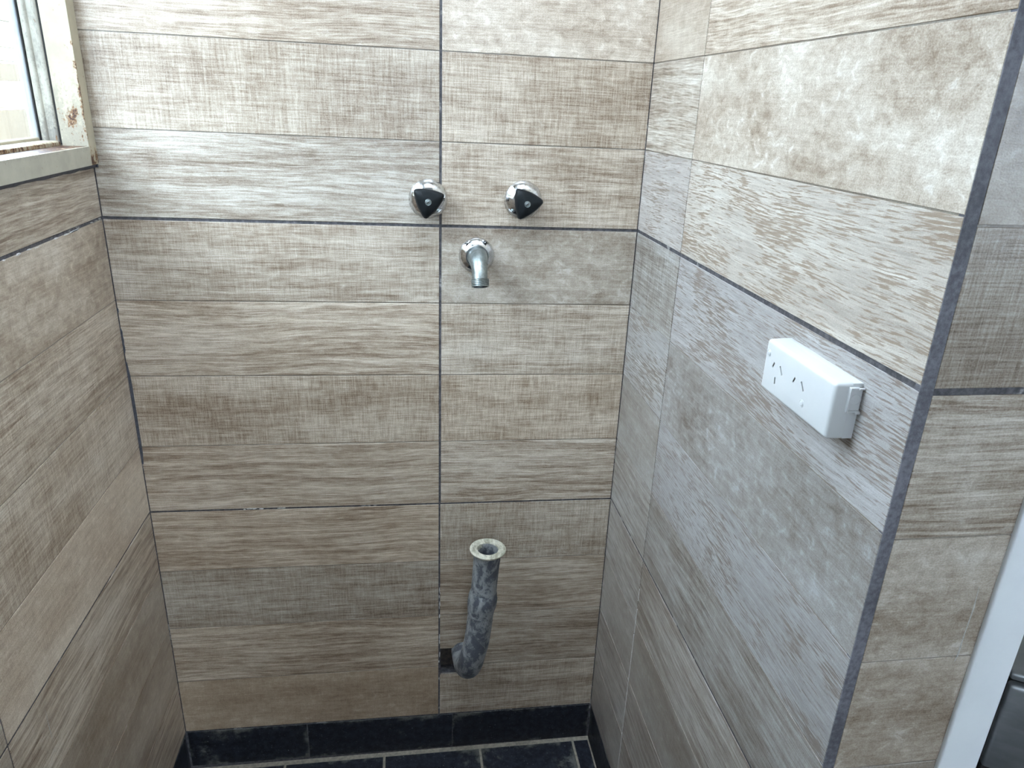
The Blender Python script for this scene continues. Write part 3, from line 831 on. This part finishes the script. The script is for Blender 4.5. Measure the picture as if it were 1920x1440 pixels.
# ------------------------------------------------------------------ taps
def tap(cx, cz, hx, hz, rot, label):
    t = empty('wall_tap', (cx, 0, cz)); tag(t, label, 'tap', 'pair of wall taps')
    bm = bmesh.new()
    lathe(bm, [(0.0358, -0.0003), (0.0362, 0.0012), (0.0357, 0.0040), (0.0333, 0.0075), (0.0285, 0.0125), (0.0235, 0.0168), (0.0180, 0.0192), (0.0120, 0.0200)],
          (cx, 0, cz), (0, -1, 0), (0, 0, 1), 56, close_start=True, close_end=True)
    mk('flange', bm, MCHROME, t, smooth=True, angle=50)
    bm = bmesh.new()
    lathe(bm, [(0.0100, 0.0195), (0.0100, 0.0300)], (cx, 0, cz), (0, -1, 0), (0, 0, 1), 24, close_start=True, close_end=True)
    mk('stem', bm, MCHROME, t, smooth=True, angle=50)
    # three-lobed handle: bulging triangle, widest near the wall, drawn in towards the front
    bm = bmesh.new()
    def tri(scale, y, n=13, corner=0.05):
        out = []
        for s in range(3):
            a0 = rot + 2*math.pi*s/3; a1 = rot + 2*math.pi*(s+1)/3
            p0 = Vector((math.cos(a0), math.sin(a0))); p1 = Vector((math.cos(a1), math.sin(a1)))
            mid = (p0+p1)/2; nrm = mid.normalized()
            for k in range(n):
                f = corner + (1-2*corner)*k/(n-1)
                bul = 0.13*(1 - (2*f-1)**2)
                p = p0.lerp(p1, f) + nrm*bul
                if k == 0 or k == n-1: p *= 0.985
                out.append(Vector((hx + p.x*scale, y, hz + p.y*scale)))
        return out
    lv = [(0.0235, -0.0235), (0.0325, -0.0255), (0.0340, -0.0300), (0.0334, -0.0350), (0.0305, -0.0395), (0.0285, -0.0410), (0.0120, -0.0450), (0.0072, -0.0452), (0.0070, -0.0436)]
    rings = [[bm.verts.new(p) for p in tri(s, y)] for s, y in lv]
    L = len(rings[0])
    for A, B in zip(rings, rings[1:]):
        for k in range(L): bm.faces.new((A[k], A[(k+1) % L], B[(k+1) % L], B[k]))
    bm.faces.new(rings[0]); bm.faces.new(rings[-1])
    h = mk('handle', bm, MHANDLE, t, smooth=True, angle=28)
    bm = bmesh.new()
    lathe(bm, [(0.0058, 0.0425), (0.0058, 0.0452), (0.0052, 0.0455), (0.0046, 0.0448), (0.0042, 0.0446), (0.0040, 0.0452), (0.0034, 0.0454), (0.0012, 0.0455)], (hx, 0, hz), (0, -1, 0), (0, 0, 1), 28, close_start=True, close_end=True)
    s = mk('screw', bm, MDULL, h, smooth=True, angle=40)
    bm = bmesh.new(); box(bm, (-0.0028, -0.0004, -0.0006), (0.0028, 0.0004, 0.0006))
    for v in bm.verts: v.co = Matrix.Rotation(math.radians(-35), 3, 'Y') @ v.co + Vector((hx, -0.0455, hz))
    mk('screw_slot', bm, MDARK, s)
    return t
tap(0.5748, 0.0475, 0.5737, 0.0470, math.radians(21), 'chrome wall tap with black triangular handle, beside the vertical joint')
tap(0.7534, 0.0490, 0.7553, 0.0470, math.radians(7), 'chrome wall tap with black triangular handle, at middle of the narrow tile')

# ------------------------------------------------------------------ spout
sx, sz = 0.6674, -0.0572
sp_ = empty('water_spout', (sx, 0, sz)); tag(sp_, 'dull metal down-turned water spout with chrome flange below the two taps', 'spout')
bm = bmesh.new()
lathe(bm, [(0.0340, -0.0003), (0.0346, 0.0010), (0.0344, 0.0035), (0.0330, 0.0060), (0.0228, 0.0150), (0.0215, 0.0155), (0.0205, 0.0150), (0.0203, 0.0060)], (sx, 0, sz), (0, -1, 0), (0, 0, 1), 56, close_start=True, close_end=True)
mk('flange', bm, MCHROME, sp_, smooth=True, angle=50)
bm = bmesh.new()
pth = spline([(sx, -0.004, sz, 0.0188), (sx, -0.018, sz, 0.0188), (sx, -0.030, sz-0.0005, 0.0186), (sx+0.0002, -0.044, sz-0.004, 0.0170), (sx+0.0004, -0.058, sz-0.0130, 0.0149), (sx+0.0006, -0.068, sz-0.0245, 0.0140), (sx+0.0008, -0.0725, sz-0.0335, 0.0142)], 8)
tube(bm, pth, 32)
mk('spout_body', bm, MDULL, sp_, smooth=True, angle=50)
end, dr = pth[-1][0], (pth[-1][0] - pth[-3][0]).normalized()
bm = bmesh.new()
pr = [(0.0140, -0.0035)]
for k in range(4): pr += [(0.0166, -0.0030 + 0.0030*k), (0.0166, -0.0018 + 0.0030*k), (0.0149, -0.0012 + 0.0030*k), (0.0149, -0.0004 + 0.0030*k)]
pr += [(0.0158, 0.0095), (0.0158, 0.0108), (0.0130, 0.0108), (0.0126, -0.0020)]
lathe(bm, pr, end, dr, (1, 0, 0), 36)
mk('threaded_nozzle', bm, MDULL, sp_, smooth=True, angle=35)
bm = bmesh.new(); lathe(bm, [(0.0127, 0.0015), (0.0001, 0.0015)], end, dr, (1, 0, 0), 24); mk('nozzle_bore', bm, MDARK, sp_)

# ------------------------------------------------------------------ drain pipe
dp = empty('drain_pipe', (0.655, 0, -1.03)); tag(dp, 'stained grey waste pipe rising from the hole in the back wall', 'pipe')
PR = 0.0280
bm = bmesh.new()
pth = spline([(0.6540, 0.075, -1.014, PR), (0.6540, 0.030, -1.014, PR), (0.6555, -0.020, -1.012, PR), (0.6585, -0.058, -1.003, PR), (0.6630, -0.086, -0.974, PR), (0.6690, -0.0985, -0.932, PR), (0.6770, -0.1000, -0.888, PR), (0.6850, -0.1000, -0.800, PR)], 8)
tube(bm, pth, 36)
mk('elbow', bm, MPIPE, dp, smooth=True, angle=60)
bm = bmesh.new()
pth = [(Vector((0.6822, -0.1000, -0.822)), PR+0.0002), (Vector((0.6834, -0.1000, -0.808)), 0.0300), (Vector((0.6853, -0.1000, -0.796)), 0.0318), (Vector((0.6868, -0.1000, -0.780)), 0.0318), (Vector((0.6876, -0.1000, -0.770)), 0.0296), (Vector((0.6880, -0.1000, -0.764)), PR)]
tube(bm, pth, 36)
mk('coupling_ring', bm, MPIPE, dp, smooth=True, angle=40)
bm = bmesh.new()
top = Vector((0.6945, -0.1000, -0.6585))
pth = [(Vector((0.6872, -0.1000, -0.780)), PR-0.0006), (Vector((0.6893, -0.1000, -0.745)), PR-0.0004), (Vector((0.6915, -0.1000, -0.705)), PR), (Vector((0.6938, -0.1000, -0.672)), PR+0.0006), (Vector((0.6944, -0.1000, -0.6600)), PR+0.0012)]
rg_ = tube(bm, pth, 36, caps=(True, False))
# inner bore
inner = [(Vector((0.6944, -0.1000, -0.6600)), 0.0216), (Vector((0.6938, -0.1000, -0.675)), 0.0212), (Vector((0.6920, -0.1000, -0.715)), 0.0205)]
tube(bm, inner, 36, caps=(False, True))
mk('riser', bm, MPIPE, dp, smooth=True, angle=60)
bm = bmesh.new()
lathe(bm, [(0.0300, -0.0095), (0.0335, -0.0062), (0.0378, -0.0026), (0.0384, -0.0012), (0.0381, 0.0004), (0.0366, 0.0009), (0.0225, 0.0002), (0.0216, -0.0010), (0.0214, -0.0100)], top, (0.012, -0.01, 1), (1, 0, 0), 56)
mk('rim_flange', bm, MRIM, dp, smooth=True, angle=40)

# ------------------------------------------------------------------ double power outlet
po = empty('power_outlet', (W, -0.70, -0.054)); tag(po, 'white surface-mounted double power outlet on the right wall', 'outlet')
OD = 0.0300; y0, y1, z0, z1 = -0.7780, -0.6290, -0.0855, -0.0232
bm = bmesh.new(); box(bm, (W-0.0112, y0+0.0006, z0+0.0006), (W+0.0004, y1-0.0006, z1-0.0006), 0.0008, 2)
mk('mounting_block', bm, MPLASTIC, po, smooth=True, angle=40)
bm = bmesh.new(); box(bm, (W-OD, y0, z0), (W-0.0114, y1, z1))
es = [e for e in bm.edges if min(e.verts[0].co.x, e.verts[1].co.x) < W-0.02]      # round the front and the corners, keep the seam crisp
bmesh.ops.bevel(bm, geom=es, offset=0.0042, segments=4, affect='EDGES', profile=0.5)
for v in bm.verts:                       # slight draft towards the front
    k = (W-0.0116-v.co.x)/(OD-0.0116); v.co.y = (v.co.y-(y0+y1)/2)*(1-0.012*k)+(y0+y1)/2; v.co.z = (v.co.z-(z0+z1)/2)*(1-0.02*k)+(z0+z1)/2
cover = mk('cover', bm, MPLASTIC, po, smooth=True, angle=30)
slots = []
for k in range(2):
    dy = -0.0485*k
    slots += [((-0.6543+dy, -0.0460), (-0.6510+dy, -0.0528)), ((-0.6675+dy, -0.0455), (-0.6745+dy, -0.0540)), ((-0.6610+dy, -0.0615), (-0.6618+dy, -0.0692))]
bm = bmesh.new()
for (ya, za), (yb, zb) in slots:
    L = math.hypot(yb-ya, zb-za); ang = math.atan2(zb-za, yb-ya)
    r = bmesh.ops.create_cube(bm, size=1.0)
    for v in r['verts']:
        p = Vector((v.co.x*0.012, v.co.y*L, v.co.z*0.0026))
        v.co = Matrix.Rotation(ang, 3, 'X') @ p + Vector((W-OD, (ya+yb)/2, (za+zb)/2))
cut = mk('slot_cutter', bm, MDARK)
md = cover.modifiers.new('slots', 'BOOLEAN'); md.operation = 'DIFFERENCE'; md.object = cut; md.solver = 'EXACT'
bpy.context.view_layer.update()
ev = cover.evaluated_get(bpy.context.evaluated_depsgraph_get())
nm = bpy.data.meshes.new_from_object(ev)
cover.modifiers.clear(); cover.data = nm
nm.set_sharp_from_angle(angle=math.radians(24))
bpy.data.objects.remove(cut)
for (ya, za), (yb, zb) in slots:
    L = math.hypot(yb-ya, zb-za); ang = math.atan2(zb-za, yb-ya)
    bm = bmesh.new(); r = bmesh.ops.create_cube(bm, size=1.0)
    for v in r['verts']: v.co = Matrix.Rotation(ang, 3, 'X') @ Vector((v.co.x*0.003, v.co.y*L*0.98, v.co.z*0.0023)) + Vector((W-OD+0.0028, (ya+yb)/2, (za+zb)/2))
    mk('slot_contact', bm, MSLOT, po)
for (yy, zz_) in ((-0.6388, -0.0392), (-0.7243, -0.0675)):
    bm = bmesh.new()
    lathe(bm, [(0.0046, -0.0005), (0.0046, 0.0003), (0.0040, 0.0005), (0.0036, 0.0001), (0.0034, 0.0001), (0.0031, 0.0008), (0.0020, 0.0012)], (W-OD, yy, zz_), (-1, 0, 0), (0, 0, 1), 28, close_start=True, close_end=True)
    mk('screw_cap', bm, MPLASTIC, po, smooth=True, angle=40)
# conduit entry clip on the near end
bm = bmesh.new()
ye = y0
box(bm, (W-0.0150, ye-0.0034, -0.0545), (W-0.0130, ye+0.001, -0.0275), 0.0005, 1)
box(bm, (W-0.0135, ye-0.0032, -0.0295), (W-0.0002, ye+0.001, -0.0275), 0.0004, 1)
box(bm, (W-0.0135, ye-0.0032, -0.0545), (W-0.0002, ye+0.001, -0.0525), 0.0004, 1)
box(bm, (W-0.0060, ye-0.0044, -0.0298), (W-0.0002, ye, -0.0275), 0.0004, 1)
box(bm, (W-0.0060, ye-0.0044, -0.0560), (W-0.0002, ye, -0.0535), 0.0004, 1)
box(bm, (W-0.0132, ye-0.0008, -0.0526), (W-0.0003, ye+0.001, -0.0294))
mk('conduit_clip', bm, MPLASTIC, po, smooth=True, angle=40)
bm = bmesh.new(); lathe(bm, [(0.0062, -0.0002), (0.0062, 0.0012), (0.0055, 0.0012), (0.0053, 0.0009), (0.001, 0.0009)], (W-0.0062, ye, -0.0412), (0, -1, 0), (0, 0, 1), 28, close_end=True)
mk('knockout', bm, MPLASTIC, po, smooth=True, angle=40)
